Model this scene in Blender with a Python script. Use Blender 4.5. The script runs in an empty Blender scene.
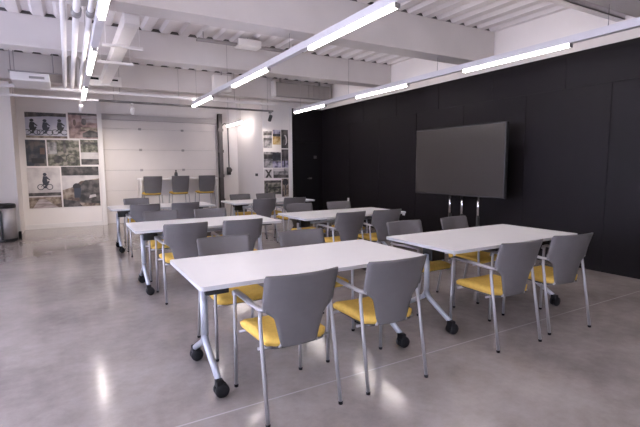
import bpy, bmesh, math, random
from mathutils import Vector, Matrix, Quaternion
random.seed(7)
SC = bpy.context.scene
COL = SC.collection
PI = math.pi

# ------------------------------------------------------------------ materials
def new_mat(name):
    m = bpy.data.materials.new(name); m.use_nodes = True
    nt = m.node_tree
    return m, nt, nt.nodes['Principled BSDF']

def mat(name, col, rough=.5, metal=0., spec=.5, var=0., vscale=8., bump=0., bscale=60.):
    m, nt, b = new_mat(name)
    b.inputs['Base Color'].default_value = (*col, 1)
    b.inputs['Roughness'].default_value = rough
    b.inputs['Metallic'].default_value = metal
    b.inputs['Specular IOR Level'].default_value = spec
    tc = nt.nodes.new('ShaderNodeTexCoord')
    n = nt.nodes.new('ShaderNodeTexNoise'); n.inputs['Scale'].default_value = vscale
    n.inputs['Detail'].default_value = 4
    nt.links.new(tc.outputs['Object'], n.inputs['Vector'])
    r = nt.nodes.new('ShaderNodeValToRGB')
    a = max(var, .01)
    r.color_ramp.elements[0].position = .3; r.color_ramp.elements[1].position = .7
    r.color_ramp.elements[0].color = (*[c*(1-a) for c in col], 1)
    r.color_ramp.elements[1].color = (*[min(1, c*(1+a)) for c in col], 1)
    nt.links.new(n.outputs['Fac'], r.inputs['Fac'])
    nt.links.new(r.outputs['Color'], b.inputs['Base Color'])
    if bump:
        n2 = nt.nodes.new('ShaderNodeTexNoise'); n2.inputs['Scale'].default_value = bscale
        nt.links.new(tc.outputs['Object'], n2.inputs['Vector'])
        bp = nt.nodes.new('ShaderNodeBump'); bp.inputs['Strength'].default_value = bump
        bp.inputs['Distance'].default_value = .01
        nt.links.new(n2.outputs['Fac'], bp.inputs['Height'])
        nt.links.new(bp.outputs['Normal'], b.inputs['Normal'])
    return m

def emat(name, col, strength):
    m, nt, b = new_mat(name)
    b.inputs['Base Color'].default_value = (.9, .9, .9, 1)
    b.inputs['Emission Color'].default_value = (*col, 1)
    b.inputs['Emission Strength'].default_value = strength
    return m

def photo_mat(name, c0, c1, c2, scale, stretch=(1, 1, 1)):
    """blotchy print: three colours mixed by noise"""
    m, nt, b = new_mat(name)
    b.inputs['Roughness'].default_value = .55
    tc = nt.nodes.new('ShaderNodeTexCoord')
    mp = nt.nodes.new('ShaderNodeMapping'); mp.inputs['Scale'].default_value = stretch
    n = nt.nodes.new('ShaderNodeTexNoise'); n.inputs['Scale'].default_value = scale
    n.inputs['Detail'].default_value = 3
    nt.links.new(tc.outputs['Object'], mp.inputs['Vector'])
    nt.links.new(mp.outputs['Vector'], n.inputs['Vector'])
    r = nt.nodes.new('ShaderNodeValToRGB'); e = r.color_ramp.elements
    e[0].position = .38; e[0].color = (*c0, 1); e[1].position = .62; e[1].color = (*c2, 1)
    k = e.new(.5); k.color = (*c1, 1)
    nt.links.new(n.outputs['Fac'], r.inputs['Fac'])
    nt.links.new(r.outputs['Color'], b.inputs['Base Color'])
    return m

M = {}
M['white_wall'] = mat('white_wall', (.78, .735, .715), .7, var=.02, vscale=2)
M['white_paint'] = mat('white_paint', (.74, .71, .70), .55, var=.02, vscale=3)
M['ceiling_paint'] = mat('ceiling_paint', (.70, .66, .66), .6, var=.03, vscale=3)
M['beam_paint'] = mat('beam_paint', (.60, .56, .55), .65, var=.04, vscale=2)
M['black_wall'] = mat('black_wall', (.0064, .0049, .0062), .55, spec=.16, var=.12, vscale=1.5)
M['black_gap'] = mat('black_gap', (.006, .006, .007), .8, spec=.2)
M['header_shade'] = mat('header_shade', (.42, .39, .385), .5)
M['beam_shade'] = mat('beam_shade', (.24, .215, .21), .5)  # tone of the far beam's shaded stretch
M['black_door'] = mat('black_door', (.005, .0045, .0055), .55, spec=.2)
M['table_top'] = mat('table_top', (.91, .90, .91), .32, var=.01, vscale=4)
M['table_edge'] = mat('table_edge', (.55, .55, .58), .45)
M['silver'] = mat('silver', (.40, .39, .41), .36, metal=.6, spec=.5, var=.03)
M['leg_silver'] = mat('leg_silver', (.50, .52, .58), .35, metal=.35, spec=.5, var=.03)
M['chrome'] = mat('chrome', (.85, .85, .86), .12, metal=1)
M['black_plastic'] = mat('black_plastic', (.014, .014, .016), .45)
M['rubber'] = mat('rubber', (.008, .008, .010), .6, spec=.25)
M['chair_back'] = mat('chair_back', (.118, .110, .113), .5, spec=.4, var=.04, vscale=20)
M['chair_pan'] = mat('chair_pan', (.06, .058, .062), .6)
M['yellow'] = mat('yellow_fabric', (.64, .42, .095), .9, spec=.15, var=.08, vscale=40, bump=.25, bscale=260)
M['screen'] = mat('screen_glass', (.030, .026, .024), .25, spec=.6)
M['steel'] = mat('brushed_steel', (.50, .48, .48), .45, metal=.7, var=.05, vscale=14)
M['dark_metal'] = mat('dark_metal', (.10, .09, .09), .5, metal=.3)
M['grey_metal'] = mat('grey_metal', (.30, .28, .28), .5, metal=.3)
M['pipe_paint'] = mat('pipe_paint', (.72, .69, .69), .4, var=.02)
M['rail_paint'] = mat('rail_paint', (.66, .64, .68), .4, var=.02)
M['lamp'] = emat('lamp_glow', (1, .905, .86), 25.)
M['lamp_up'] = emat('lamp_glow_upward', (1, .905, .86), 13.)
M['spot_lamp'] = emat('spot_glow', (1, .93, .88), 6.)
M['stool_yellow'] = M['yellow']
M['door_panel'] = mat('door_panel', (.62, .575, .555), .55, var=.02, vscale=3)
M['amber'] = mat('bottle_glass_dark', (.012, .012, .014), .2)
M['daylight_frame'] = mat('window_frame_paint', (.3, .3, .32), .5)

# polished concrete floor
def floor_mat():
    m, nt, b = new_mat('polished_concrete')
    L = nt.links.new
    tc = nt.nodes.new('ShaderNodeTexCoord')
    def noise(scale, detail=5, rough=.55):
        n = nt.nodes.new('ShaderNodeTexNoise'); n.inputs['Scale'].default_value = scale
        n.inputs['Detail'].default_value = detail; n.inputs['Roughness'].default_value = rough
        L(tc.outputs['Object'], n.inputs['Vector']); return n
    n1 = noise(.9, 6); n2 = noise(7., 6, .7)
    mx = nt.nodes.new('ShaderNodeMix'); mx.data_type = 'FLOAT'; mx.inputs[0].default_value = .35
    L(n1.outputs['Fac'], mx.inputs[2]); L(n2.outputs['Fac'], mx.inputs[3])
    r = nt.nodes.new('ShaderNodeValToRGB'); e = r.color_ramp.elements
    e[0].position = .36; e[0].color = (.24, .208, .196, 1)
    e[1].position = .66; e[1].color = (.43, .385, .365, 1)
    L(mx.outputs[0], r.inputs['Fac'])
    # sawn joints: one across at y = 2.38 and every 3.9 m, along x every 3.4 m
    sx = nt.nodes.new('ShaderNodeSeparateXYZ'); L(tc.outputs['Object'], sx.inputs[0])
    def joint(sock, off, pitch):
        a = nt.nodes.new('ShaderNodeMath'); a.operation = 'SUBTRACT'; a.inputs[1].default_value = off
        L(sock, a.inputs[0])
        p = nt.nodes.new('ShaderNodeMath'); p.operation = 'PINGPONG'; p.inputs[1].default_value = pitch/2
        L(a.outputs[0], p.inputs[0])
        c = nt.nodes.new('ShaderNodeMath'); c.operation = 'LESS_THAN'; c.inputs[1].default_value = .006
        L(p.outputs[0], c.inputs[0]); return c.outputs[0]
    jy = joint(sx.outputs['Y'], 2.38, 7.8)
    jm = nt.nodes.new('ShaderNodeMix'); jm.data_type = 'RGBA'
    L(jy, jm.inputs[0]); L(r.outputs['Color'], jm.inputs[6]); jm.inputs[7].default_value = (.47, .43, .425, 1)
    L(jm.outputs[2], b.inputs['Base Color'])
    rr = nt.nodes.new('ShaderNodeMapRange')
    rr.inputs[1].default_value = .3; rr.inputs[2].default_value = .7
    rr.inputs[3].default_value = .12; rr.inputs[4].default_value = .20
    L(n1.outputs['Fac'], rr.inputs[0]); L(rr.outputs[0], b.inputs['Roughness'])
    b.inputs['Specular IOR Level'].default_value = .75
    b.inputs['Coat Weight'].default_value = .22; b.inputs['Coat Roughness'].default_value = .09
    bp = nt.nodes.new('ShaderNodeBump'); bp.inputs['Strength'].default_value = .015; bp.inputs['Distance'].default_value = .01
    L(n2.outputs['Fac'], bp.inputs['Height']); L(bp.outputs['Normal'], b.inputs['Normal'])
    return m
M['floor'] = floor_mat()

# ------------------------------------------------------------------ mesh helpers
def box(bm, x0, x1, y0, y1, z0, z1, mi=0, bevel=0.):
    r = bmesh.ops.create_cube(bm, size=1)
    vs = r['verts']
    for v in vs:
        v.co = Vector(((x0+x1)/2 + v.co.x*(x1-x0), (y0+y1)/2 + v.co.y*(y1-y0), (z0+z1)/2 + v.co.z*(z1-z0)))
    fs = {f for v in vs for f in v.link_faces}
    for f in fs: f.material_index = mi
    if bevel:
        es = list({e for v in vs for e in v.link_edges})
        r2 = bmesh.ops.bevel(bm, geom=es, offset=bevel, segments=2, profile=.6, affect='EDGES')
        for f in r2['faces']: f.material_index = mi; f.smooth = True
    return vs

def tube(bm, pts, r, n=10, mi=0, ry=None, caps=True, up=None):
    """sweep a round (or elliptical r x ry) section along pts; r may be a list"""
    pts = [Vector(p) for p in pts]
    rs = r if isinstance(r, (list, tuple)) else [r]*len(pts)
    rings = []
    ref = Vector(up) if up else None
    prev = None
    for i, p in enumerate(pts):
        if i == 0: d = pts[1]-pts[0]
        elif i == len(pts)-1: d = pts[-1]-pts[-2]
        else: d = (pts[i+1]-p).normalized() + (p-pts[i-1]).normalized()
        d.normalize()
        if prev is None:
            a = ref if ref else (Vector((0, 0, 1)) if abs(d.z) < .9 else Vector((1, 0, 0)))
        else:
            a = ref if ref else prev
        u = a - d*a.dot(d)
        if u.length < 1e-5: u = d.orthogonal()
        u.normalize(); v = d.cross(u); prev = u
        q = ry if ry else rs[i]
        rings.append([bm.verts.new(p + v*(rs[i]*math.cos(2*PI*k/n)) + u*((q if ry else rs[i])*math.sin(2*PI*k/n))) for k in range(n)])
    for a, b in zip(rings, rings[1:]):
        for k in range(n):
            f = bm.faces.new((a[k], a[(k+1) % n], b[(k+1) % n], b[k])); f.smooth = True; f.material_index = mi
    if caps:
        f = bm.faces.new(list(reversed(rings[0]))); f.material_index = mi
        f = bm.faces.new(rings[-1]); f.material_index = mi

def lathe(bm, prof, n=24, c=(0, 0, 0), mi=0, axis='z'):
    rings = []
    for r, z in prof:
        ring = []
        for k in range(n):
            a = 2*PI*k/n
            p = Vector((r*math.cos(a), r*math.sin(a), z))
            if axis == 'x': p = Vector((p.z, p.x, p.y))
            if axis == 'y': p = Vector((p.y, p.z, p.x))
            ring.append(bm.verts.new(Vector(c)+p))
        rings.append(ring)
    for a, b in zip(rings, rings[1:]):
        for k in range(n):
            f = bm.faces.new((a[k], a[(k+1) % n], b[(k+1) % n], b[k])); f.smooth = True; f.material_index = mi
    bm.faces.new(list(reversed(rings[0]))).material_index = mi
    bm.faces.new(rings[-1]).material_index = mi

def slab(bm, outline, z0, z1, mi_top=0, mi_side=0, mi_bot=0):
    lo = [bm.verts.new((x, y, z0)) for x, y in outline]
    hi = [bm.verts.new((x, y, z1)) for x, y in outline]
    n = len(outline)
    bm.faces.new(list(reversed(lo))).material_index = mi_bot
    bm.faces.new(hi).material_index = mi_top
    for k in range(n):
        bm.faces.new((lo[k], lo[(k+1) % n], hi[(k+1) % n], hi[k])).material_index = mi_side

def rrect(hx, hy, r, n=5):
    o = []
    for cx, cy, a0 in ((hx-r, hy-r, 0), (-hx+r, hy-r, PI/2), (-hx+r, -hy+r, PI), (hx-r, -hy+r, 1.5*PI)):
        for k in range(n+1):
            a = a0 + PI/2*k/n
            o.append((cx+r*math.cos(a), cy+r*math.sin(a)))
    return o

def obj(name, bm, mats, parent=None, loc=None):
    me = bpy.data.meshes.new(name)
    bmesh.ops.recalc_face_normals(bm, faces=bm.faces[:])
    bm.to_mesh(me); bm.free()
    for m in (mats if isinstance(mats, (list, tuple)) else [mats]):
        me.materials.append(M[m] if isinstance(m, str) else m)
    o = bpy.data.objects.new(name, me); COL.objects.link(o)
    if parent: o.parent = parent
    if loc: o.location = loc
    return o

def B(): return bmesh.new()

def thing(name, label, cat, loc=(0, 0, 0), rz=0, group=None):
    o = bpy.data.objects.new(name, None); COL.objects.link(o)
    o.empty_display_size = .1
    o.location = loc; o.rotation_euler = (0, 0, rz)
    o['label'] = label; o['category'] = cat
    if group: o['group'] = group
    return o

def tag(o, label, cat, group=None):
    o['label'] = label; o['category'] = cat
    if group: o['group'] = group
    return o

def struct(name, bm, mats, parent=None):
    o = obj(name, bm, mats, parent)
    if not parent: o['kind'] = 'structure'
    return o

def dup(root, loc, rz, label):
    r = root.copy(); COL.objects.link(r); r.location = loc; r.rotation_euler = (0, 0, rz); r['label'] = label
    for ch in list(root.children):
        c = ch.copy(); COL.objects.link(c); c.parent = r
        for g in list(ch.children):
            d = g.copy(); COL.objects.link(d); d.parent = c
    return r

# ------------------------------------------------------------------ room shell
XR, XL, YB, YF = 6.15, -3.1, -3.6, 12.5     # black wall, left wall, wall behind the camera, back wall
ZD = 3.60                                    # underside of the roof deck
ZB = 2.985                                   # top of the black paint

bm = B(); box(bm, XL-.2, XR+.2, YB-.2, YF+.3, -.12, 0)
struct('floor', bm, 'floor')

# corrugated roof deck running along y
bm = B()
pitch, dep = .29, .05
x = XL-.1; prof = []
while x < XR+.1:
    prof += [(x, ZD), (x+.13, ZD), (x+.165, ZD+dep), (x+.255, ZD+dep)]
    x += pitch
prof.append((x, ZD))
lo = [bm.verts.new((a, YB-.1, z)) for a, z in prof]; hi = [bm.verts.new((a, YF+.2, z)) for a, z in prof]
lo2 = [bm.verts.new((a, YB-.1, z+.02)) for a, z in prof]; hi2 = [bm.verts.new((a, YF+.2, z+.02)) for a, z in prof]
for k in range(len(prof)-1):
    bm.faces.new((lo[k], lo[k+1], hi[k+1], hi[k])); bm.faces.new((lo2[k], hi2[k], hi2[k+1], lo2[k+1]))
struct('ceiling', bm, 'ceiling_paint')
bm = B(); box(bm, XL-.3, XR+.3, YB-.3, YF+.4, ZD+.12, ZD+.25)
struct('ceiling_slab', bm, 'ceiling_paint')

# deep white beams across the room
for yf, zb in ((-2.75, 3.1), (-.2, 3.1), (2.38, 3.1), (4.95, 3.085), (7.58, 3.15), (10.06, 3.10)):
    bm = B()
    box(bm, XL, XR, yf, yf+.26, zb+.04, ZD-.004)
    box(bm, XL, XR, yf-.03, yf+.29, zb, zb+.04)
    box(bm, XL, XR, yf+.03, yf+.22, ZD-.004, ZD+.055, 1)  # dark filler added so the flute voids above the beam look shaded
    struct('ceiling_beam', bm, ['beam_paint', 'dark_metal'])

# right wall: white above, black boards below
bm = B(); box(bm, XR+.02, XR+.2, YB, YF, 0, ZD+.1)
struct('wall_right', bm, 'white_wall')
bm = B()
box(bm, XR+.006, XR+.0201, YB, 10.55, 0, ZB, 1)
zs = .0
g = .005
ys_low = [YB, -1.72, -.52, .68, 1.9, 3.1, 4.32, 5.54, 6.76, 7.98, 9.2, 10.55]
ys_up = [YB, -2.3, -1.1, .1, 1.35, 2.5, 3.72, 4.94, 6.16, 7.38, 8.6, 9.8, 10.55]
for a, b in zip(ys_low, ys_low[1:]):
    box(bm, XR, XR+.012, a+g, b-g, .0, 2.50-g, 0)
for a, b in zip(ys_up, ys_up[1:]):
    box(bm, XR, XR+.012, a+g, b-g, 2.50+g, ZB, 0)
struct('wall_panelling', bm, ['black_wall', 'black_gap'])

# wall across at y = 10.55 (white pier with photographs, then black bay with a door)
bm = B(); box(bm, 4.39, 5.22, 10.55, YF, 0, ZD-.02)
struct('wall_pier', bm, 'white_wall')
bm = B(); box(bm, 5.22, XR+.02, 10.565, 10.75, 0, ZB)
struct('wall_black_bay', bm, 'black_wall')
bm = B(); box(bm, 5.22, XR+.02, 10.60, 10.75, ZB, ZD)
struct('wall_above_bay', bm, 'white_wall')
bm = B(); box(bm, 5.155, 5.222, 10.53, 10.56, 0, ZB+.02)
struct('trim_1', bm, 'white_paint')

# back wall, sectional door opening between x = .80 and 3.75
bm = B()
box(bm, -1.3, .70, 12.30, YF+.2, 0, ZD)
struct('wall_back_left', bm, 'white_wall')
bm = B(); box(bm, .70, .80, 12.24, YF+.2, 0, 3.1); struct('trim_2', bm, 'white_paint')
bm = B()
box(bm, .70, 3.74, 12.46, YF+.2, 2.62, ZD)
struct('wall_back_header', bm, 'white_wall')
bm = B(); box(bm, 3.74, 4.5, YF, YF+.2, 0, ZD)
struct('wall_back_right', bm, 'white_wall')
bm = B(); box(bm, .80, 3.74, 12.36, 12.46, 2.66, 2.80, 0, .01); struct('trim_3', bm, 'header_shade')  # grey strip, shadow at the door head put into its colour
bm = B(); box(bm, -.95, .70, 12.283, 12.30, 0, .11); struct('baseboard_back', bm, 'white_paint')
# left stub wall, return and side wall
bm = B(); box(bm, XL, -.955, 10.90, YF+.2, 0, ZD)
struct('wall_stub', bm, 'white_wall')
bm = B(); box(bm, -.975, -.925, 10.885, 10.93, 0, ZD-.01); struct('trim_4', bm, 'white_paint')

# left wall and wall behind the camera with window openings
def wall_with_windows(axis, pos, a0, a1, wins, name):
    bm = B()
    t0, t1 = sorted((pos, pos + (-.2)))
    def seg(u0, u1, z0, z1):
        if axis == 'x': box(bm, t0, t1, u0, u1, z0, z1)
        else: box(bm, u0, u1, t0, t1, z0, z1)
    u = a0
    for w0, w1, z0, z1 in wins:
        seg(u, w0, 0, ZD+.1); seg(w0, w1, 0, z0); seg(w0, w1, z1, ZD+.1); u = w1
    seg(u, a1, 0, ZD+.1)
    struct(name, bm, 'white_wall')
LW = [(-.6, 1.6, .4, 2.6), (2.4, 4.6, .4, 2.6), (5.2, 7.4, .4, 2.6)]
BW = [(-2.6, -.4, .5, 2.6), (.4, 2.6, .5, 2.6)]
wall_with_windows('x', XL, YB, 10.9, LW, 'wall_left')
wall_with_windows('y', YB, XL-.2, XR+.2, BW, 'wall_front')
glass, nt, b = new_mat('window_glass')
b.inputs['Transmission Weight'].default_value = 1; b.inputs['Roughness'].default_value = 0
b.inputs['IOR'].default_value = 1.02; b.inputs['Base Color'].default_value = (.95, .98, 1, 1)
def window(n, axis, u0, u1, z0, z1, pos):
    def bb(bm, a, b_, c, d, t0=-.13, t1=-.07):
        if axis == 'x': box(bm, pos+t0, pos+t1, a, b_, c, d)
        else: box(bm, a, b_, pos+t0, pos+t1, c, d)
    bm = B()
    for a, b_, c, d in ((u0, u0+.06, z0, z1), (u1-.06, u1, z0, z1), (u0+.06, u1-.06, z0, z0+.06), (u0+.06, u1-.06, z1-.06, z1), ((u0+u1)/2-.025, (u0+u1)/2+.025, z0+.06, z1-.06)):
        bb(bm, a, b_, c, d)
    o = struct('window_%d' % n, bm, 'daylight_frame')
    bm = B(); bb(bm, u0+.06, u1-.06, z0+.06, z1-.06, -.103, -.097)
    p = obj('pane', bm, glass, o)
k = 1
for w in LW: window(k, 'x', *w, XL); k += 1
for w in BW: window(k, 'y', *w, YB); k += 1

# ------------------------------------------------------------------ sectional door at the back
bm = B()
box(bm, .80, 3.74, 12.47, 12.50, .0, 2.68, 1)
d1 = struct('door_1', bm, ['white_wall', 'grey_metal'])
zs = [0, .32, .85, 1.38, 1.91, 2.45, 2.66]
for a, b_ in zip(zs, zs[1:]):
    bm = B(); box(bm, .80, 3.72, 12.435, 12.47, a+.003, b_-.003, 0, .004)
    obj('door_panel', bm, 'door_panel', d1)
for z in zs[1:6]:
    for x in (1.70, 2.79):
        bm = B(); box(bm, x-.035, x+.035, 12.425, 12.436, z-.03, z+.03); tube(bm, [(x-.04, 12.423, z), (x+.04, 12.423, z)], .009, 8)
        obj('hinge', bm, 'grey_metal', d1)
t = thing('door_track', 'dark vertical steel track at the right edge of the white sectional door', 'track', (3.845, 12.38, 0))
bm = B(); box(bm, -.055, -.035, -.06, .09, 0, 2.95); box(bm, -.035, .05, .07, .09, 0, 2.95); box(bm, -.035, .05, -.06, -.045, 0, 2.95)
obj('rail', bm, 'dark_metal', t)
for z in (.5, 1.2, 1.9, 2.5):
    bm = B(); box(bm, -.09, .07, -.07, -.06, z-.04, z+.04); obj('bracket', bm, 'dark_metal', t)
t = thing('chain_hoist', 'black hand chain hoist with hanging cable beside the dark door track', 'hoist', (4.09, 12.46, 0))
bm = B(); box(bm, -.05, .05, -.07, .04, 1.22, 1.44, 0, .012); obj('housing', bm, 'black_plastic', t)
bm = B(); lathe(bm, [(.02, 0), (.075, .004), (.075, .02), (.05, .026), (.02, .03)], 18, (0, -.10, 1.36), 0, 'y'); obj('chain_wheel', bm, 'dark_metal', t)
bm = B(); tube(bm, [(-.18, -.03, 2.62), (-.10, -.03, 2.70), (-.02, -.03, 2.66), (.0, -.03, 2.5), (.005, -.03, 1.43)], .016, 8); obj('cable', bm, 'dark_metal', t)

# black door in the black bay
bm = B()
box(bm, 5.30, 6.04, 10.545, 10.568, 0, 2.09)
d2 = struct('door_2', bm, 'black_door')
bm = B(); box(bm, 5.29, 6.10, 10.515, 10.568, 2.09, 2.135); obj('door_closer_rail', bm, 'black_gap', d2)
bm = B(); box(bm, 5.72, 5.82, 10.535, 10.546, 1.10, 1.15); tube(bm, [(5.77, 10.546, 1.12), (5.77, 10.50, 1.12), (5.66, 10.50, 1.12)], .011, 8); obj('door_handle', bm, 'dark_metal', d2)
bm = B(); box(bm, 5.88, 5.97, 10.538, 10.546, 1.66, 1.74); obj('door_plate', bm, 'dark_metal', d2)

# light switch on the pier side, sockets on the black wall
bm = B(); box(bm, 4.372, 4.392, 10.93, 11.08, 1.20, 1.27, 0, .004); tag(obj('light_switch', bm, 'black_plastic'), 'small black light switch on the side of the white pier', 'switch')

# ------------------------------------------------------------------ tables
TW, TD, TH = 1.74, .88, .754
def make_table(label, loc):
    t = thing('table', label, 'table', loc, 0, 'white folding tables on castors')
    bm = B()
    slab(bm, rrect(TW/2, TD/2, .025), TH-.026, TH, 0, 1, 1)
    obj('tabletop', bm, ['table_top', 'table_edge'], t)
    bm = B()
    tube(bm, [(-TW/2+.16, 0, .64), (TW/2-.16, 0, .64)], .022, 12)
    obj('crossbar', bm, 'leg_silver', t)
    for s in (-1, 1):
        bm = B(); x = s*(TW/2-.13)
        xi = x - s*.16
        box(bm, min(x+s*.03, xi), max(x+s*.03, xi), -.35, .35, .70, TH-.026, 0, .006)
        box(bm, min(x, xi), max(x, xi), -.06, .06, .585, .70, 0, .006)
        obj('flip_bracket', bm, 'black_plastic', t)
        bm = B()
        tube(bm, [(x, 0, .645), (x, 0, .26)], (.026), 14, ry=.023, up=(0, 1, 0))
        for q in (-1, 1):
            tube(bm, [(x, 0, .30), (x, q*.035, .245), (x, q*.29, .105)], [.023, .023, .021], 12)
        leg = obj('leg', bm, 'leg_silver', t)
        for q in (-1, 1):
            bm = B()
            y = q*.305
            box(bm, x-.024, x+.024, y-.03, y+.03, .066, .115, 0, .01)
            for dx in (-.020, .020):
                lathe(bm, [(.010, -.014), (.041, -.014), (.045, -.007), (.045, .007), (.041, .014), (.010, .014)], 20, (x+.012, y+dx, .045), 0, 'y')
            obj('castor', bm, 'rubber', leg)
    return t
tables = [
    ('white table nearest the camera, at the left of the front row', (1.485, 2.88)),
    ('white table at the right of the front row, before the big screen', (3.515, 2.88)),
    ('white table at the left of the middle row', (1.46, 5.46)),
    ('white table at the right of the middle row', (3.53, 5.46)),
    ('white table at the left of the back row, before the high bench', (1.45, 8.33)),
    ('white table at the right of the back row, before the white pier', (3.56, 8.33)),
]
T0 = make_table(tables[0][0], (*tables[0][1], 0))
for lb, (x, y) in tables[1:]:
    dup(T0, (x, y, 0), 0, lb)

# ------------------------------------------------------------------ chairs
def interp(tab, z):
    for (a, va), (b_, vb) in zip(tab, tab[1:]):
        if z <= b_: return va + (vb-va)*(z-a)/(b_-a)
    return tab[-1][1]

def shell_bm(wtab, ytab, z0, z1, curve, thick=.011, nz=26, nx=12, corner=.02):
    bm = B()
    F, K = [], []
    for i in range(nz+1):
        z = z0 + (z1-z0)*i/nz
        w = interp(wtab, z); yc = interp(ytab, z)
        fr, bk = [], []
        for j in range(nx+1):
            u = -1 + 2*j/nx
            x_ = w*u
            y_ = yc + curve*x_*x_
            fr.append(bm.verts.new((x_, y_+thick/2, z))); bk.append(bm.verts.new((x_, y_-thick/2, z)))
        F.append(fr); K.append(bk)
    for i in range(nz):
        for j in range(nx):
            for f in (bm.faces.new((F[i][j], F[i][j+1], F[i+1][j+1], F[i+1][j])), bm.faces.new((K[i][j], K[i+1][j], K[i+1][j+1], K[i][j+1]))): f.smooth = True
        bm.faces.new((F[i][0], F[i+1][0], K[i+1][0], K[i][0])); bm.faces.new((F[i][nx], K[i][nx], K[i+1][nx], F[i+1][nx]))
    for j in range(nx):
        bm.faces.new((F[0][j], K[0][j], K[0][j+1], F[0][j+1])); bm.faces.new((F[nz][j], F[nz][j+1], K[nz][j+1], K[nz][j]))
    return bm

BACK_W = [(.405, .103), (.415, .116), (.50, .136), (.575, .156), (.598, .170), (.616, .197), (.634, .222), (.66, .229), (.76, .231), (.838, .234), (.85, .226)]
BACK_Y = [(.405, -.196), (.50, -.206), (.60, -.222), (.72, -.248), (.85, -.292)]

def pad_bm(hw_f, hw_r, y0, y1, z0, z1):
    """upholstered seat pad: rounded trapezoid, crowned top, rolled front"""
    bm = B(); nx, ny = 14, 14
    top, bot = [], []
    for i in range(ny+1):
        v = i/ny; y = y0+(y1-y0)*v; hw = hw_r+(hw_f-hw_r)*v
        e = min(v, 1-v)*(y1-y0)
        rr = .05
        if e < rr: hw -= rr - math.sqrt(max(0, rr*rr-(rr-e)**2))
        tr, br = [], []
        for j in range(nx+1):
            u = -1+2*j/nx
            edge = min((1-abs(u))*hw, e)
            drop = .016*(1-min(1, edge/.035))**2
            z = z1 + .008*(abs(u)**2) - drop - (.02*max(0, (v-.75)/.25)**2)
            tr.append(bm.verts.new((hw*u, y, z))); br.append(bm.verts.new((hw*u*.97, y, z0)))
        top.append(tr); bot.append(br)
    for i in range(ny):
        for j in range(nx):
            bm.faces.new((top[i][j], top[i][j+1], top[i+1][j+1], top[i+1][j])).smooth = True
            bm.faces.new((bot[i][j], bot[i+1][j], bot[i+1][j+1], bot[i][j+1]))
        for a in (0, nx):
            bm.faces.new((top[i][a], top[i+1][a], bot[i+1][a], bot[i][a])).smooth = True
    for j in range(nx):
        for a in (0, ny):
            bm.faces.new((top[a][j], bot[a][j], bot[a][j+1], top[a][j+1])).smooth = True
    return bm

def make_chair(label, loc, rz):
    t = thing('armchair', label, 'chair', loc, rz, 'grey and yellow armchairs at the tables')
    obj('seat', pad_bm(.218, .20, -.185, .262, .418, .464), 'yellow', t)
    bm = B(); slab(bm, rrect(.19, .20, .05), .402, .4185)
    for v in bm.verts: v.co.y += .02
    obj('seat_pan', bm, 'chair_pan', t)
    obj('backrest', shell_bm(BACK_W, BACK_Y, .405, .85, .75), 'chair_back', t)
    bm = B()
    for yy in (-.12, .19):
        tube(bm, [(-.232, yy, .398), (.232, yy, .398)], .010, 8)
    for sx in (-1, 1): tube(bm, [(sx*.15, -.12, .396), (sx*.15, .19, .396)], .009, 8)
    tube(bm, [(-.13, -.12, .398), (-.12, -.185, .41), (-.10, -.185, .45)], .010, 8); tube(bm, [(.13, -.12, .398), (.12, -.185, .41), (.10, -.185, .45)], .010, 8)
    obj('seat_frame', bm, 'silver', t)
    for s in (-1, 1):
        bm = B()
        tube(bm, [(s*.238, .262, .012), (s*.236, .258, .35), (s*.235, .250, .615), (s*.234, .243, .645)], .0118, 10)
        lg = obj('leg', bm, 'silver', t)
        bm = B(); lathe(bm, [(.011, 0), (.014, .002), (.014, .018), (.011, .02)], 12, (s*.238, .262, 0)); obj('foot_cap', bm, 'rubber', lg)
        bm = B()
        tube(bm, [(s*.238, -.265, .012), (s*.236, -.205, .35), (s*.233, -.165, .58), (s*.226, -.158, .632)], .0118, 10)
        lg = obj('leg', bm, 'silver', t)
        bm = B(); lathe(bm, [(.011, 0), (.014, .002), (.014, .018), (.011, .02)], 12, (s*.238, -.265, 0)); obj('foot_cap', bm, 'rubber', lg)
        bm = B()
        tube(bm, [(s*.234, .268, .618), (s*.234, .258, .642), (s*.235, .225, .654), (s*.236, .10, .652), (s*.235, -.06, .645), (s*.228, -.15, .640), (s*.205, -.20, .638)],
             [.014, .018, .022, .023, .022, .018, .013], 12, ry=.012, up=(0, 0, 1))
        obj('armrest', bm, 'silver', t)
    return t

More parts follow.
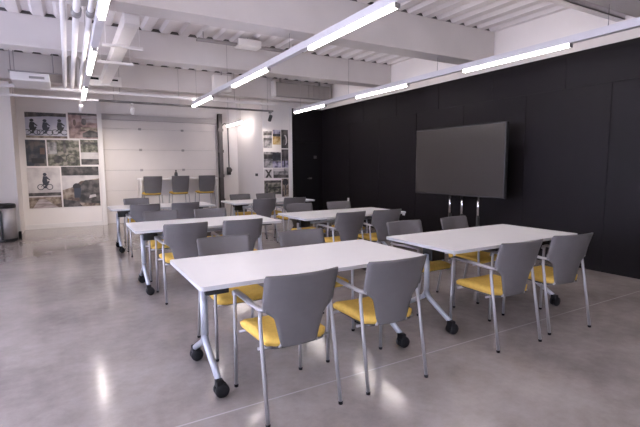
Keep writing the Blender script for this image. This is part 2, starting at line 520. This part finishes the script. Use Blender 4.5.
chairs = [
    # front row, near side (backs to the camera)
    (1.115, 2.38, 0, 'armchair nearest the camera, back turned, left one at the front left table'),
    (1.81, 2.375, -2, 'armchair with its back turned, right one on the near side of the front left table'),
    (3.05, 2.36, -4, 'armchair with its back turned, left one on the near side of the front right table'),
    (3.745, 2.35, -9, 'rightmost armchair of the room, turned back, at the right end of the front right table'),
    # front row, far side (facing the camera)
    (1.12, 3.34, 180, 'armchair facing the camera over the left half of the front left table'),
    (1.85, 3.32, 180, 'armchair facing the camera over the right half of the front left table'),
    (3.09, 3.32, 179, 'armchair facing the camera over the left half of the front right table'),
    (3.84, 3.30, 186, 'armchair facing the camera over the right half of the front right table, below the screen'),
    # middle row
    (1.06, 4.95, 0, 'armchair with its back turned, left one on the near side of the middle left table'),
    (1.70, 4.93, -2, 'armchair with its back turned, right one on the near side of the middle left table'),
    (3.17, 4.94, 1, 'armchair with its back turned, left one on the near side of the middle right table'),
    (3.77, 4.92, -3, 'armchair with its back turned, right one on the near side of the middle right table'),
    (1.07, 6.00, 180, 'armchair facing the camera over the left half of the middle left table'),
    (1.75, 5.96, 181, 'armchair facing the camera over the right half of the middle left table'),
    (3.21, 6.00, 180, 'armchair facing the camera over the left half of the middle right table'),
    (3.94, 5.97, 180, 'armchair facing the camera over the right half of the middle right table'),
    # back row
    (1.06, 7.80, 0, 'armchair with its back turned, left one on the near side of the back left table'),
    (1.70, 7.78, 1, 'armchair with its back turned, right one on the near side of the back left table'),
    (3.16, 7.80, 0, 'armchair with its back turned, left one on the near side of the back right table'),
    (3.80, 7.80, -2, 'armchair with its back turned, right one on the near side of the back right table'),
    (1.12, 8.86, 180, 'armchair facing the camera over the left half of the back left table'),
    (3.24, 8.90, 180, 'armchair facing the camera over the left half of the back right table'),
    (3.84, 8.88, 180, 'armchair facing the camera over the right half of the back right table'),
]
C0 = make_chair(chairs[0][3], (chairs[0][0], chairs[0][1], 0), 0)
for x, y, a, lb in chairs[1:]:
    dup(C0, (x, y, 0), math.radians(a), lb)

# ------------------------------------------------------------------ high bench and stools at the back
bx0, bx1, by0, by1, bz = 1.54, 3.51, 11.62, 12.16, 1.175
t = thing('high_table', 'tall narrow white table standing before the sectional door', 'table', ((bx0+bx1)/2, (by0+by1)/2, 0))
hx, hy = (bx1-bx0)/2, (by1-by0)/2
bm = B(); box(bm, -hx, hx, -hy, hy, bz-.045, bz, 0, .004); obj('tabletop', bm, 'table_top', t)
for s in (-1, 1):
    bm = B(); box(bm, s*(hx-.025)-.02, s*(hx-.025)+.02, -hy+.01, hy-.01, 0, bz-.045, 0, .004); obj('leg', bm, 'white_paint', t)
bm = B(); box(bm, -hx+.05, hx-.05, hy-.07, hy-.05, .45, bz-.06); obj('modesty_panel', bm, 'white_paint', t)
def make_stool(label, loc):
    t = thing('bar_stool', label, 'stool', loc, 0, 'bar stools at the high table')
    dz = .38
    w = [(a+dz, b_) for a, b_ in BACK_W]; y = [(a+dz, b_) for a, b_ in BACK_Y]
    obj('seat', pad_bm(.21, .19, -.20, .24, .792, .838), 'yellow', t)
    bm = B(); slab(bm, rrect(.18, .19, .05), .776, .7925); obj('seat_pan', bm, 'chair_pan', t)
    w = [(.825, .17), (.85, .19), (.93, .20), (1.03, .207), (1.225, .215), (1.24, .207)]
    obj('backrest', shell_bm(w, y, .825, 1.24, .75), 'chair_back', t)
    for sx in (-1, 1):
        for sy in (-1, 1):
            bm = B(); tube(bm, [(sx*.24, sy*.25, 0), (sx*.20, sy*.19, .78)], .0115, 8); obj('leg', bm, 'silver', t)
    bm = B()
    q = .235
    tube(bm, [(-.225, .228, .28), (.225, .228, .28)], .009, 8); tube(bm, [(-.225, -.228, .28), (.225, -.228, .28)], .009, 8)
    tube(bm, [(-.225, .228, .28), (-.225, -.228, .28)], .009, 8); tube(bm, [(.225, .228, .28), (.225, -.228, .28)], .009, 8)
    obj('footrest', bm, 'silver', t)
    return t
S0 = make_stool('grey and yellow bar stool at the left end of the tall white table', (1.76, 11.34, 0))
dup(S0, (2.41, 11.34, 0), 0, 'grey and yellow bar stool at the middle of the tall white table, before the bottle')
dup(S0, (3.07, 11.34, 0), 0, 'grey and yellow bar stool at the right end of the tall white table')
bm = B(); lathe(bm, [(.035, 0), (.042, .004), (.043, .10), (.036, .13), (.018, .155), (.016, .175)], 20)
o = obj('bottle', bm, 'amber', None, (2.45, 11.80, bz)); tag(o, 'small dark bottle standing on the tall white table', 'bottle')
bm = B(); lathe(bm, [(.017, .172), (.019, .174), (.019, .20), (.016, .204)], 16); obj('cap', bm, 'black_plastic', o)

# ------------------------------------------------------------------ screen and its stand
t = thing('television', 'large flat screen with black frame before the black wall', 'television', (5.735, 5.295, .93))
bm = B(); box(bm, -.03, .035, -.975, .975, 0, 1.165, 0, .008); obj('case', bm, 'black_plastic', t)
bm = B(); box(bm, -.0325, -.029, -.955, .955, .025, 1.14); obj('screen', bm, 'screen', t)
bm = B(); box(bm, .035, .09, -.45, .45, .2, .85, 0, .01); obj('back_cover', bm, 'black_plastic', t)
t = thing('screen_stand', 'wheeled stand with bright posts carrying the large flat screen', 'stand', (5.80, 5.28, 0))
for y in (-.41, -.07, .20):
    bm = B(); tube(bm, [(.0, y, .60), (0, y, .935)], .024, 14); obj('post', bm, 'chrome', t)
    bm = B(); tube(bm, [(.0, y, .08), (0, y, .60)], .028, 14); obj('post_sleeve', bm, 'black_plastic', t)
bm = B(); box(bm, .03, .065, -.42, .40, .94, 1.75); obj('mounting_plate', bm, 'black_plastic', t)
for y in (-.36, .24):
    bm = B(); box(bm, -.33, .28, y-.03, y+.03, .075, .115, 0, .008); o = obj('foot', bm, 'black_plastic', t)
    for x in (-.30, .25):
        bm = B(); lathe(bm, [(.01, -.015), (.035, -.015), (.037, 0), (.035, .015), (.01, .015)], 16, (x, y, .037), 0, 'y'); obj('castor', bm, 'rubber', o)
bm = B(); box(bm, -.02, .02, -.36, .24, .30, .36); obj('crossbar', bm, 'black_plastic', t)

# ------------------------------------------------------------------ litter bin and door stop by the left wall
t = thing('litter_bin', 'round brushed steel bin with black lid by the left white wall', 'bin', (-1.135, 10.60, 0))
bm = B(); lathe(bm, [(.165, .0), (.185, .005), (.185, .05), (.18, .055)], 32); obj('base', bm, 'black_plastic', t)
bm = B(); lathe(bm, [(.17, .05), (.178, .052), (.178, .66), (.17, .662)], 32); obj('body', bm, 'steel', t)
bm = B(); lathe(bm, [(.175, .66), (.186, .665), (.186, .72), (.17, .745), (.09, .755), (.01, .757)], 32); obj('lid', bm, 'black_plastic', t)
bm = B(); box(bm, -.07, -.03, -.215, -.19, .02, .62); box(bm, -.09, -.01, -.25, -.18, .02, .045); obj('pedal', bm, 'black_plastic', t)
bm = B(); box(bm, -.955, -.905, 10.79, 10.87, 0, .15, 0, .012); tag(obj('door_stop', bm, 'rubber'), 'small black block on the floor at the left wall corner', 'door stop')

# ------------------------------------------------------------------ photographs on the walls
PH = {
 'sky': photo_mat('print_sky', (.42, .41, .50), (.48, .47, .55), (.56, .54, .60), 3),
 'pale': photo_mat('print_pale', (.45, .41, .42), (.55, .51, .51), (.62, .58, .57), 4),
 'dark': photo_mat('print_dark', (.02, .02, .022), (.05, .045, .045), (.13, .115, .11), 6),
 'blueblack': photo_mat('print_blue_black', (.02, .022, .03), (.035, .04, .055), (.13, .11, .10), 5),
 'forest': photo_mat('print_forest', (.03, .03, .025), (.11, .11, .08), (.30, .27, .23), 9),
 'ground': photo_mat('print_ground', (.09, .06, .05), (.22, .17, .13), (.36, .30, .25), 8),
 'red': photo_mat('print_red_brown', (.10, .06, .06), (.28, .18, .17), (.42, .30, .28), 6),
 'path': photo_mat('print_path', (.25, .20, .20), (.36, .30, .30), (.46, .40, .40), 5, (1, 1, 4)),
 'grey': photo_mat('print_grey', (.10, .095, .10), (.25, .235, .24), (.45, .42, .42), 8),
 'violet': photo_mat('print_violet', (.06, .05, .07), (.20, .18, .28), (.50, .47, .58), 7),
 'gold': photo_mat('print_gold', (.30, .18, .07), (.52, .36, .14), (.62, .50, .32), 9),
 'black': mat('print_black', (.02, .02, .024), .55),
 'brown': mat('print_brown', (.12, .075, .06), .55),
 'navy': mat('print_navy', (.035, .04, .06), .55),
}
def R4(a, b_, c, d): return [(a, c), (b_, c), (b_, d), (a, d)]
def ring(cx, cy, r, asp, w=.16, n=16):
    """two half annuli, thin wheel outline"""
    out = []
    for h in (0, 1):
        o = [(cx+r*math.cos(PI*(h+k/n)), cy+r*asp*math.sin(PI*(h+k/n))) for k in range(n+1)]
        i = [(cx+r*(1-w)*math.cos(PI*(h+k/n)), cy+r*(1-w)*asp*math.sin(PI*(h+k/n))) for k in range(n, -1, -1)]
        out.append(o+i)
    return out
def disc(cx, cy, r, asp, n=12): return [(cx+r*math.cos(2*PI*k/n), cy+r*asp*math.sin(2*PI*k/n)) for k in range(n)]
def rider(cx, cy, s, asp, m='black', lean=.0):
    sh = []
    for dx in (-.34*s, .34*s):
        for p in ring(cx+dx, cy, .27*s, asp, .24): sh.append((p, m))
    def P_(l): return [(cx+a*s, cy+b_*s*asp) for a, b_ in l]
    sh.append((P_([(-.34, .02), (-.28, .02), (.02, .42), (-.04, .42)]), m))
    sh.append((P_([(-.16, -.12), (.06, -.12), (.38, .50), (.24, .56)]), m))
    sh.append((P_([(-.14, .18), (.08, .18), (.20, .52), (.14, .95), (-.12, 1.0), (-.20, .55)]), m))
    sh.append((P_([(-.02+lean, .98), (.12+lean, .78), (.40, .58), (.42, .66), (.16, .98)]), m))
    sh.append((disc(cx+.02*s+lean*s, cy+1.14*s*asp, .15*s, asp), m))
    return sh
def photo(label, x0, x1, z0, z1, y, base, shapes, group):
    w, h = x1-x0, z1-z0
    bm = B(); mats = []
    def mi(k):
        if k not in mats: mats.append(k)
        return mats.index(k)
    box(bm, 0, w, -.012, 0, 0, h, mi(base))
    n = 0
    for poly, k in shapes:
        n += 1
        yy = -.0125 - .0004*n
        f = bm.faces.new([bm.verts.new((min(w, max(0, u*w)), yy, min(h, max(0, v*h)))) for u, v in poly]); f.material_index = mi(k)
    o = obj('picture', bm, [PH[k] for k in mats], None, (x0, y, z0))
    return tag(o, label, 'picture', group)
s_ = .925
Yp = 12.299
G1 = 'cycling photographs on the back wall'
as1 = 1.45
photo('wide photograph of three cyclists against a pale sky, top left of the back wall group', -.86*s_, .04*s_, 2.33*s_, 2.97*s_, Yp, 'sky',
      [(R4(0, 1, .86, 1), 'dark'), ([(0, .80), (.55, .86), (0, .87)], 'dark'), (R4(0, 1, 0, .09), 'ground')] + rider(.15, .22, .33, as1*.85) + rider(.46, .22, .33, as1*.85, 'navy') + rider(.82, .24, .33, as1*.85), G1)
photo('reddish brown photograph, top right of the back wall group', .085*s_, .77*s_, 2.34*s_, 3.0*s_, Yp, 'red',
      [(R4(0, 1, .92, 1), 'dark'), (R4(.45, 1, .62, .92), 'path'), (R4(.40, 1, .30, .45), 'ground'), (disc(.52, .66, .09, 1.5), 'dark'), (disc(.20, .62, .05, 2.6), 'brown'), ([(.45, .05), (1, .05), (1, .27), (.7, .34), (.45, .2)], 'dark')], G1)
photo('narrow dark photograph at the left of the middle row of the back wall group', -.89*s_, -.46*s_, 1.62*s_, 2.28*s_, Yp, 'blueblack',
      [(R4(.25, .9, .1, .30), 'black'), (R4(.70, .95, .45, .7), 'brown')], G1)
photo('woodland photograph at the middle of the back wall group', -.43*s_, .295*s_, 1.62*s_, 2.29*s_, Yp, 'forest',
      [(disc(.32, .25, .14, 1.1), 'dark')] + [(p, 'dark') for p in ring(.72, .28, .17, 1.1)] + [(R4(.02, .3, .45, .9), 'grey'), (R4(.5, .58, .5, 1), 'dark')], G1)
photo('pale landscape photograph at the right of the middle row of the back wall group', .325*s_, .74*s_, 1.64*s_, 2.31*s_, Yp, 'pale',
      [(R4(0, 1, .5, 1), 'forest'), (R4(0, 1, .82, .9), 'dark'), (R4(0, 1, .02, .24), 'dark')], G1)
photo('photograph of one cyclist on a low wall, bottom left of the back wall group', -.90*s_, -.185*s_, .54*s_, 1.58*s_, Yp, 'pale',
      [(R4(0, 1, 0, .27), 'ground'), (R4(0, 1, .30, .38), 'dark'), ([(.1, 0), (.9, 0), (.5, .22), (.3, .22)], 'path'), (R4(0, 1, .38, .52), 'pale')] + rider(.52, .52, .40, .68, 'navy'), G1)
photo('large dark photograph of a rider crouching by a slope, bottom right on the back wall', -.15*s_, .72*s_, .54*s_, 1.60*s_, Yp, 'ground',
      [(R4(0, 1, .78, 1), 'dark'), ([(0, .78), (1, .78), (1, .70), (.5, .64), (.3, .5), (0, .42)], 'pale'), ([(.42, .10), (1, .06), (1, .66), (.62, .66), (.45, .52)], 'dark'),
       (disc(.38, .50, .11, .8), 'black'), ([(.30, .22), (.46, .22), (.50, .46), (.30, .46)], 'navy'), ([(.70, .2), (.9, .24), (.88, .30), (.72, .28)], 'pale'), ([(0, 0), (.5, 0), (.4, .14), (0, .2)], 'dark')], G1)
Yq = 10.549
G2 = 'photographs on the white pier'
def q(label, a, b_, c, d, base, sh): photo(label, 4.405+(a-4.405)*.92, 4.405+(b_-4.405)*.92, c, d, Yq, base, sh, G2)
q('grey photograph at the top left of the white pier', 4.405, 4.66, 1.93, 2.36, 'grey', [(R4(0, 1, .75, .92), 'dark'), (R4(0, 1, .48, .58), 'dark')])
q('golden photograph at the top middle of the white pier', 4.69, 4.93, 2.02, 2.40, 'gold', [(R4(0, 1, .72, 1), 'violet'), (R4(0, 1, .55, .72), 'dark')])
q('dark photograph at the top right of the white pier', 4.955, 5.165, 1.93, 2.41, 'dark', [(disc(.55, .45, .28, 1.0), 'pale'), (disc(.45, .42, .2, 1.3), 'dark')])
q('wide violet grey photograph, second row left on the white pier', 4.405, 4.93, 1.42, 1.83, 'grey', [(R4(.5, 1, .45, .95), 'blueblack'), (R4(.5, 1, 0, .4), 'violet'), (R4(0, .5, .55, .85), 'dark')])
q('dark violet photograph, second row right on the white pier', 4.955, 5.165, 1.42, 1.90, 'dark', [(R4(0, 1, 0, .38), 'violet'), (R4(.3, .5, .05, .5), 'navy')])
q('small photograph with a dark cross of figures, third row left on the white pier', 4.405, 4.66, 1.15, 1.38, 'pale', [([(.1, .95), (.35, .95), (.95, .05), (.7, .05)], 'dark'), ([(.7, .95), (.92, .95), (.4, .05), (.12, .05)], 'dark')])
q('wide grey landscape photograph, third row right on the white pier', 4.69, 5.165, 1.15, 1.40, 'grey', [(R4(0, 1, 0, .35), 'dark'), (R4(0, .7, .7, 1), 'pale')])
q('dark square photograph at the bottom left of the white pier', 4.405, 4.93, .72, 1.09, 'forest', [(R4(0, 1, .84, .95), 'dark'), (R4(.08, .2, .1, .8), 'dark'), (R4(.5, .95, .42, .55), 'dark'), (R4(.5, .95, .06, .18), 'dark')])
q('tall dark photograph of a tree at the bottom right of the white pier', 4.955, 5.165, .65, 1.13, 'ground', [(disc(.5, .80, .45, .42), 'black'), (R4(.38, .6, .1, .7), 'dark'), (R4(0, .25, 0, .3), 'dark')])

# ------------------------------------------------------------------ lamps: three suspended rows
segs = [(-2.32, -.82), (.36, 1.86), (2.985, 4.53), (5.71, 7.21), (8.41, 9.91)]
def lamp_row(x, label):
    t = thing('linear_light', label, 'ceiling light', (x, 0, 2.77), 0, 'suspended lamp rows')
    bm = B(); box(bm, -.036, .036, -2.4, 9.94, .03, .11); obj('rail', bm, 'rail_paint', t)
    for a, b_ in segs:
        bm = B(); box(bm, -.026, .026, a+.01, b_-.01, -.004, .030, 0, .006); obj('diffuser', bm, 'lamp', t)
        bm = B(); box(bm, -.022, .022, a+.02, b_-.02, .1095, .111); obj('uplight', bm, 'lamp_up', t)
        for e0, e1 in ((a-.004, a+.01), (b_-.01, b_+.004)):
            bm = B(); box(bm, -.027, .027, e0, e1, -.012, .030); obj('end_cap', bm, 'grey_metal', t)
    for y in (-1.5, 1.0, 2.6, 5.05, 7.5, 9.6):
        bm = B(); tube(bm, [(0, y, .11), (0, y, (ZD if y not in (2.6, 5.05) else 3.11)-2.77)], .0035, 6); obj('suspension_cable', bm, 'grey_metal', t)
    return t
lamp_row(.345, 'suspended row of strip lamps beside the pipes on the left')
lamp_row(2.485, 'suspended row of strip lamps over the middle of the room')
lamp_row(5.0, 'suspended row of strip lamps close to the black wall')
# short strip lamp on the back right, lighting the corner
t = thing('strip_lamp', 'short bright strip lamp hanging in the white corner left of the pier', 'ceiling light', (4.05, 11.75, 2.62))
bm = B(); box(bm, -.03, .03, -.62, .62, .02, .06); obj('housing', bm, 'rail_paint', t)
bm = B(); box(bm, -.026, .026, -.60, .60, -.025, .02, 0, .006); obj('diffuser', bm, 'lamp', t)
for y in (-.5, .5):
    bm = B(); tube(bm, [(0, y, .06), (0, y, 1.06)], .004, 6); obj('suspension_cable', bm, 'grey_metal', t)

# ------------------------------------------------------------------ pipes, ducts and track under the ceiling
def pipe(x, z, r, y0, y1, label, name='ceiling_pipe', coupling=None):
    t = thing(name, label, 'pipe', (x, y0, z), 0, 'pipes along the ceiling on the left')
    bm = B(); tube(bm, [(0, 0, 0), (0, y1-y0-.08, 0), (0, y1-y0-.02, .02), (0, y1-y0, .08), (0, y1-y0, ZD-z)], r, 14); obj('tube', bm, 'pipe_paint', t)
    if coupling:
        bm = B(); lathe(bm, [(r+.002, -.07), (r+.014, -.068), (r+.014, .068), (r+.002, .07)], 16, (0, coupling-y0, 0), 0, 'y'); obj('coupling', bm, 'grey_metal', t)
    for y in (1.0, 3.4, 6.2, 8.9):
        bm = B(); tube(bm, [(0, y-y0, r), (0, y-y0, ZD-z)], .004, 6); obj('hanger', bm, 'grey_metal', t)
pipe(.05, 2.98, .028, .3, 9.9, 'leftmost of the three long white pipes under the ceiling')
pipe(.165, 2.98, .033, .3, 9.9, 'middle one of the three long white pipes under the ceiling', coupling=5.1)
pipe(.285, 2.98, .028, .3, 9.9, 'rightmost of the three long white pipes, next to the strip lamps', coupling=5.05)

t = thing('air_duct', 'white rectangular duct hanging under the ceiling right of the pipes', 'duct', (.71, 0, 3.06))
bm = B(); box(bm, -.08, .08, 5.5, 9.3, -.05, .09, 0, .006); box(bm, -.08, .08, 5.35, 5.5, -.05, .30, 0, .006); obj('trunk', bm, 'pipe_paint', t)
bm = B(); box(bm, -.07, .62, 5.32, 5.48, .26, .36, 0, .006); obj('branch', bm, 'pipe_paint', t)
for y in (6.3, 7.3):
    bm = B(); box(bm, -.24, .24, y-.025, y+.025, -.085, -.052)
    for s in (-1, 1): tube(bm, [(s*.2, y, -.06), (s*.2, y, .54)], .005, 6)
    obj('hanger_strut', bm, 'pipe_paint', t)
bm = B(); box(bm, -.30, .28, 9.30, 9.36, -.08, .10, 0, .005); obj('end_plate', bm, 'white_paint', t)
bm = B(); box(bm, -.27, -.11, 9.292, 9.301, .02, .06); box(bm, .11, .22, 9.292, 9.301, .02, .05); obj('slot', bm, 'black_gap', t)

t = thing('ceiling_unit', 'white fan unit hung below the beam at the upper left', 'air unit', (-.42, 9.3, 2.86))
bm = B(); box(bm, -.31, .24, -.45, .35, .03, .165, 0, .012); obj('casing', bm, 'pipe_paint', t)
bm = B(); box(bm, -.33, .43, -.47, .37, .165, .185, 0, .004); obj('top_flange', bm, 'grey_metal', t)
bm = B(); box(bm, -.05, .17, -.456, -.449, .07, .11); obj('grille', bm, 'grey_metal', t)
for sx in (-.30, .30):
    for sy in (-.4, .3):
        bm = B(); tube(bm, [(sx, sy, .18), (sx, sy, ZD-2.86)], .006, 6); obj('hanger', bm, 'grey_metal', t)

t = thing('conduit', 'long white square conduit across the back of the room under the beam', 'conduit', (0, 9.80, 2.905))
bm = B(); box(bm, -1.6, 4.42, -.03, .03, 0, .055); obj('tube', bm, 'pipe_paint', t)
for x in (-1.2, 1.0, 3.4):
    bm = B(); tube(bm, [(x, 0, .055), (x, 0, ZD-2.905)], .005, 6); obj('hanger', bm, 'grey_metal', t)
t = thing('light_track', 'dark lighting track across the back of the room', 'track', (0, 9.985, 2.775))
bm = B(); box(bm, .62, 4.44, -.02, .02, 0, .04); obj('rail', bm, 'dark_metal', t)
bm = B(); box(bm, -1.0, .62, -.02, .02, 0, .04); obj('white_rail', bm, 'pipe_paint', t)
for x in (-.8, .9, 2.2, 4.3):
    bm = B(); tube(bm, [(x, 0, .04), (x, 0, 3.10-2.775 if False else .06)], .006, 6); tube(bm, [(x, 0, .04), (x, 0, ZD-2.775)], .004, 6); obj('hanger', bm, 'grey_metal', t)

def spotlight(x, colour, label, tilt=.9, power=110):
    t = thing('track_spotlight', label, 'spotlight', (x, 9.985, 2.775))
    bm = B(); box(bm, -.02, .02, -.05, .05, -.03, 0); tube(bm, [(0, 0, -.03), (0, 0, -.12)], .008, 8); obj('bracket', bm, colour, t)
    d = Vector((0, math.sin(tilt), -math.cos(tilt)))
    c = Vector((0, 0, -.15))
    bm = B(); tube(bm, [c-d*.08, c-d*.075, c+d*.07, c+d*.075], [.03, .042, .042, .040], 16); obj('lamp_head', bm, colour, t)
    bm = B(); tube(bm, [c+d*.0755, c+d*.0765], .034, 16); obj('lens', bm, 'spot_lamp', t)
    l = bpy.data.lights.new('spot_beam', 'SPOT'); l.energy = power; l.color = (1, .90, .82); l.spot_size = 1.5; l.spot_blend = .8; l.shadow_soft_size = .03
    lo = bpy.data.objects.new('spot_beam', l); COL.objects.link(lo); lo.parent = t
    lo.location = c+d*.085; lo.rotation_euler = d.to_track_quat('-Z', 'Y').to_euler()
spotlight(.30, 'pipe_paint', 'white spotlight on the track before the big cycling photographs')
spotlight(1.24, 'pipe_paint', 'white spotlight on the track before the sectional door')
spotlight(4.36, 'black_plastic', 'black spotlight at the right end of the dark track', .7, 25)

# junction boxes and small services on the beams
bm = B(); box(bm, 2.88, 3.28, 9.62, 9.80, 3.12, 3.46, 0, .01); o = tag(obj('junction_box', bm, 'white_paint'), 'white box fixed to the far beam beside the middle lamp row', 'box')
bm = B(); tube(bm, [(3.08, 9.71, 3.46), (3.08, 9.71, ZD)], .012, 8); obj('conduit_stub', bm, 'grey_metal', o)
t = thing('cable_tray', 'grey cable tray across the ceiling above the middle of the room', 'cable tray', (0, 7.18, 3.45))
bm = B(); box(bm, 1.9, 2.55, -.06, .06, 0, .03); obj('tray', bm, 'grey_metal', t)
bm = B(); box(bm, 2.55, 2.95, -.12, .12, -.02, .10, 0, .01); obj('box', bm, 'white_paint', t)
bm = B(); box(bm, 2.95, 3.7, -.05, .05, 0, .03); obj('tray', bm, 'grey_metal', t)
bm = B()
for x in (2.0, 2.75, 3.6): tube(bm, [(x, 0, .03), (x, 0, ZD-3.45)], .006, 6)
obj('hanger', bm, 'grey_metal', t)
# added twin channels, upper right: stand in for beam flanges and shadow bands
for yy, lb in ((2.80, 'nearer'), (3.05, 'farther')):
    t = thing('band_channel', lb + ' of two added channels standing for beam flanges and shadow bands at the upper right', 'channel', (0, yy, 3.24), 0, 'channels at the upper right')
    bm = B(); box(bm, 4.2, XR, -.05, .05, 0, .012); box(bm, 4.2, XR, -.05, -.04, 0, .07); box(bm, 4.2, XR, .04, .05, 0, .07); obj('channel', bm, 'pipe_paint', t)
    for x in (4.4, 5.6):
        bm = B(); tube(bm, [(x, 0, .01), (x, 0, ZD-3.24)], .005, 6); obj('hanger', bm, 'grey_metal', t)

t = thing('beam_shade_box', 'added dark box for the shaded stretch of the far beam beside the black wall', 'duct', (0, 9.90, 3.15))  # added box, shade on the far beam put into its dark colour
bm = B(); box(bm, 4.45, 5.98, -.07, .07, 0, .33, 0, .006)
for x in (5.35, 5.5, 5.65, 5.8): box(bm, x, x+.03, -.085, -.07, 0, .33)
obj('trunk', bm, 'beam_shade', t)
bm = B(); box(bm, 4.40, 4.45, -.10, .10, -.02, .36, 0, .004); obj('flange', bm, 'pipe_paint', t)
bm = B()
box(bm, 4.6, 4.63, -.03, .03, .33, ZD-3.15); obj('hanger', bm, 'grey_metal', t)
bm = B(); box(bm, 5.7, 5.73, -.03, .03, .33, ZD-3.15); obj('hanger', bm, 'grey_metal', t)
for yy, zz, lb in ((7.10, .44, 'nearer of the two small grey sockets low on the black wall'), (9.22, .60, 'farther of the two small grey sockets low on the black wall')):
    bm = B(); box(bm, 6.135, 6.151, yy-.035, yy+.035, zz-.045, zz+.045, 0, .004); tag(obj('wall_socket', bm, 'pipe_paint'), lb, 'socket', 'sockets on the black wall')

# ------------------------------------------------------------------ daylight
w = bpy.data.worlds.new('World'); SC.world = w; w.use_nodes = True
bg = w.node_tree.nodes['Background']
bg.inputs['Color'].default_value = (.62, .74, 1, 1); bg.inputs['Strength'].default_value = 1.6

def area(name, loc, rot, sx, sy, power, col):
    l = bpy.data.lights.new(name, 'AREA'); l.shape = 'RECTANGLE'; l.size = sx; l.size_y = sy
    l.energy = power; l.color = col
    o = bpy.data.objects.new(name, l); COL.objects.link(o); o.location = loc; o.rotation_euler = rot
    return o
for i, (a, b_, c, d) in enumerate(LW):
    area('window_daylight', (XL-.35, (a+b_)/2, (c+d)/2), (0, -PI/2, 0), d-c, b_-a, (340, 340, 120)[i], (.80, .78, 1))
for i, (a, b_, c, d) in enumerate(BW):
    area('window_daylight', ((a+b_)/2, YB-.35, (c+d)/2), (PI/2, 0, 0), b_-a, d-c, 45, (.80, .82, 1))

# ------------------------------------------------------------------ camera
cam = bpy.data.cameras.new('camera'); co = bpy.data.objects.new('camera', cam); COL.objects.link(co)
F, YAW, PITCH, ROLL = 435.26, math.radians(29.926), math.radians(-6.113), math.radians(-.383)
cam.sensor_fit = 'HORIZONTAL'; cam.sensor_width = 36; cam.lens = F/640*36
cam.clip_start = .05; cam.clip_end = 100
fw = Vector((math.sin(YAW)*math.cos(PITCH), math.cos(YAW)*math.cos(PITCH), math.sin(PITCH)))
r0 = Vector((math.cos(YAW), -math.sin(YAW), 0)); u0 = r0.cross(fw)
rr = r0*math.cos(ROLL) + u0*math.sin(ROLL); uu = u0*math.cos(ROLL) - r0*math.sin(ROLL)
mw = Matrix((rr, uu, -fw)).transposed().to_4x4(); mw.translation = Vector((0, 0, 1.434))
co.matrix_world = mw
SC.camera = co

vs = SC.view_settings
SC.display_settings.display_device = 'sRGB'
vs.view_transform = 'Standard'; vs.look = 'None'; vs.exposure = 0.; vs.gamma = 1; vs.use_curve_mapping = False
SC.cycles.use_denoising = True
SC.cycles.max_bounces = 10; SC.cycles.diffuse_bounces = 6; SC.cycles.glossy_bounces = 4
SC.cycles.sample_clamp_indirect = 6
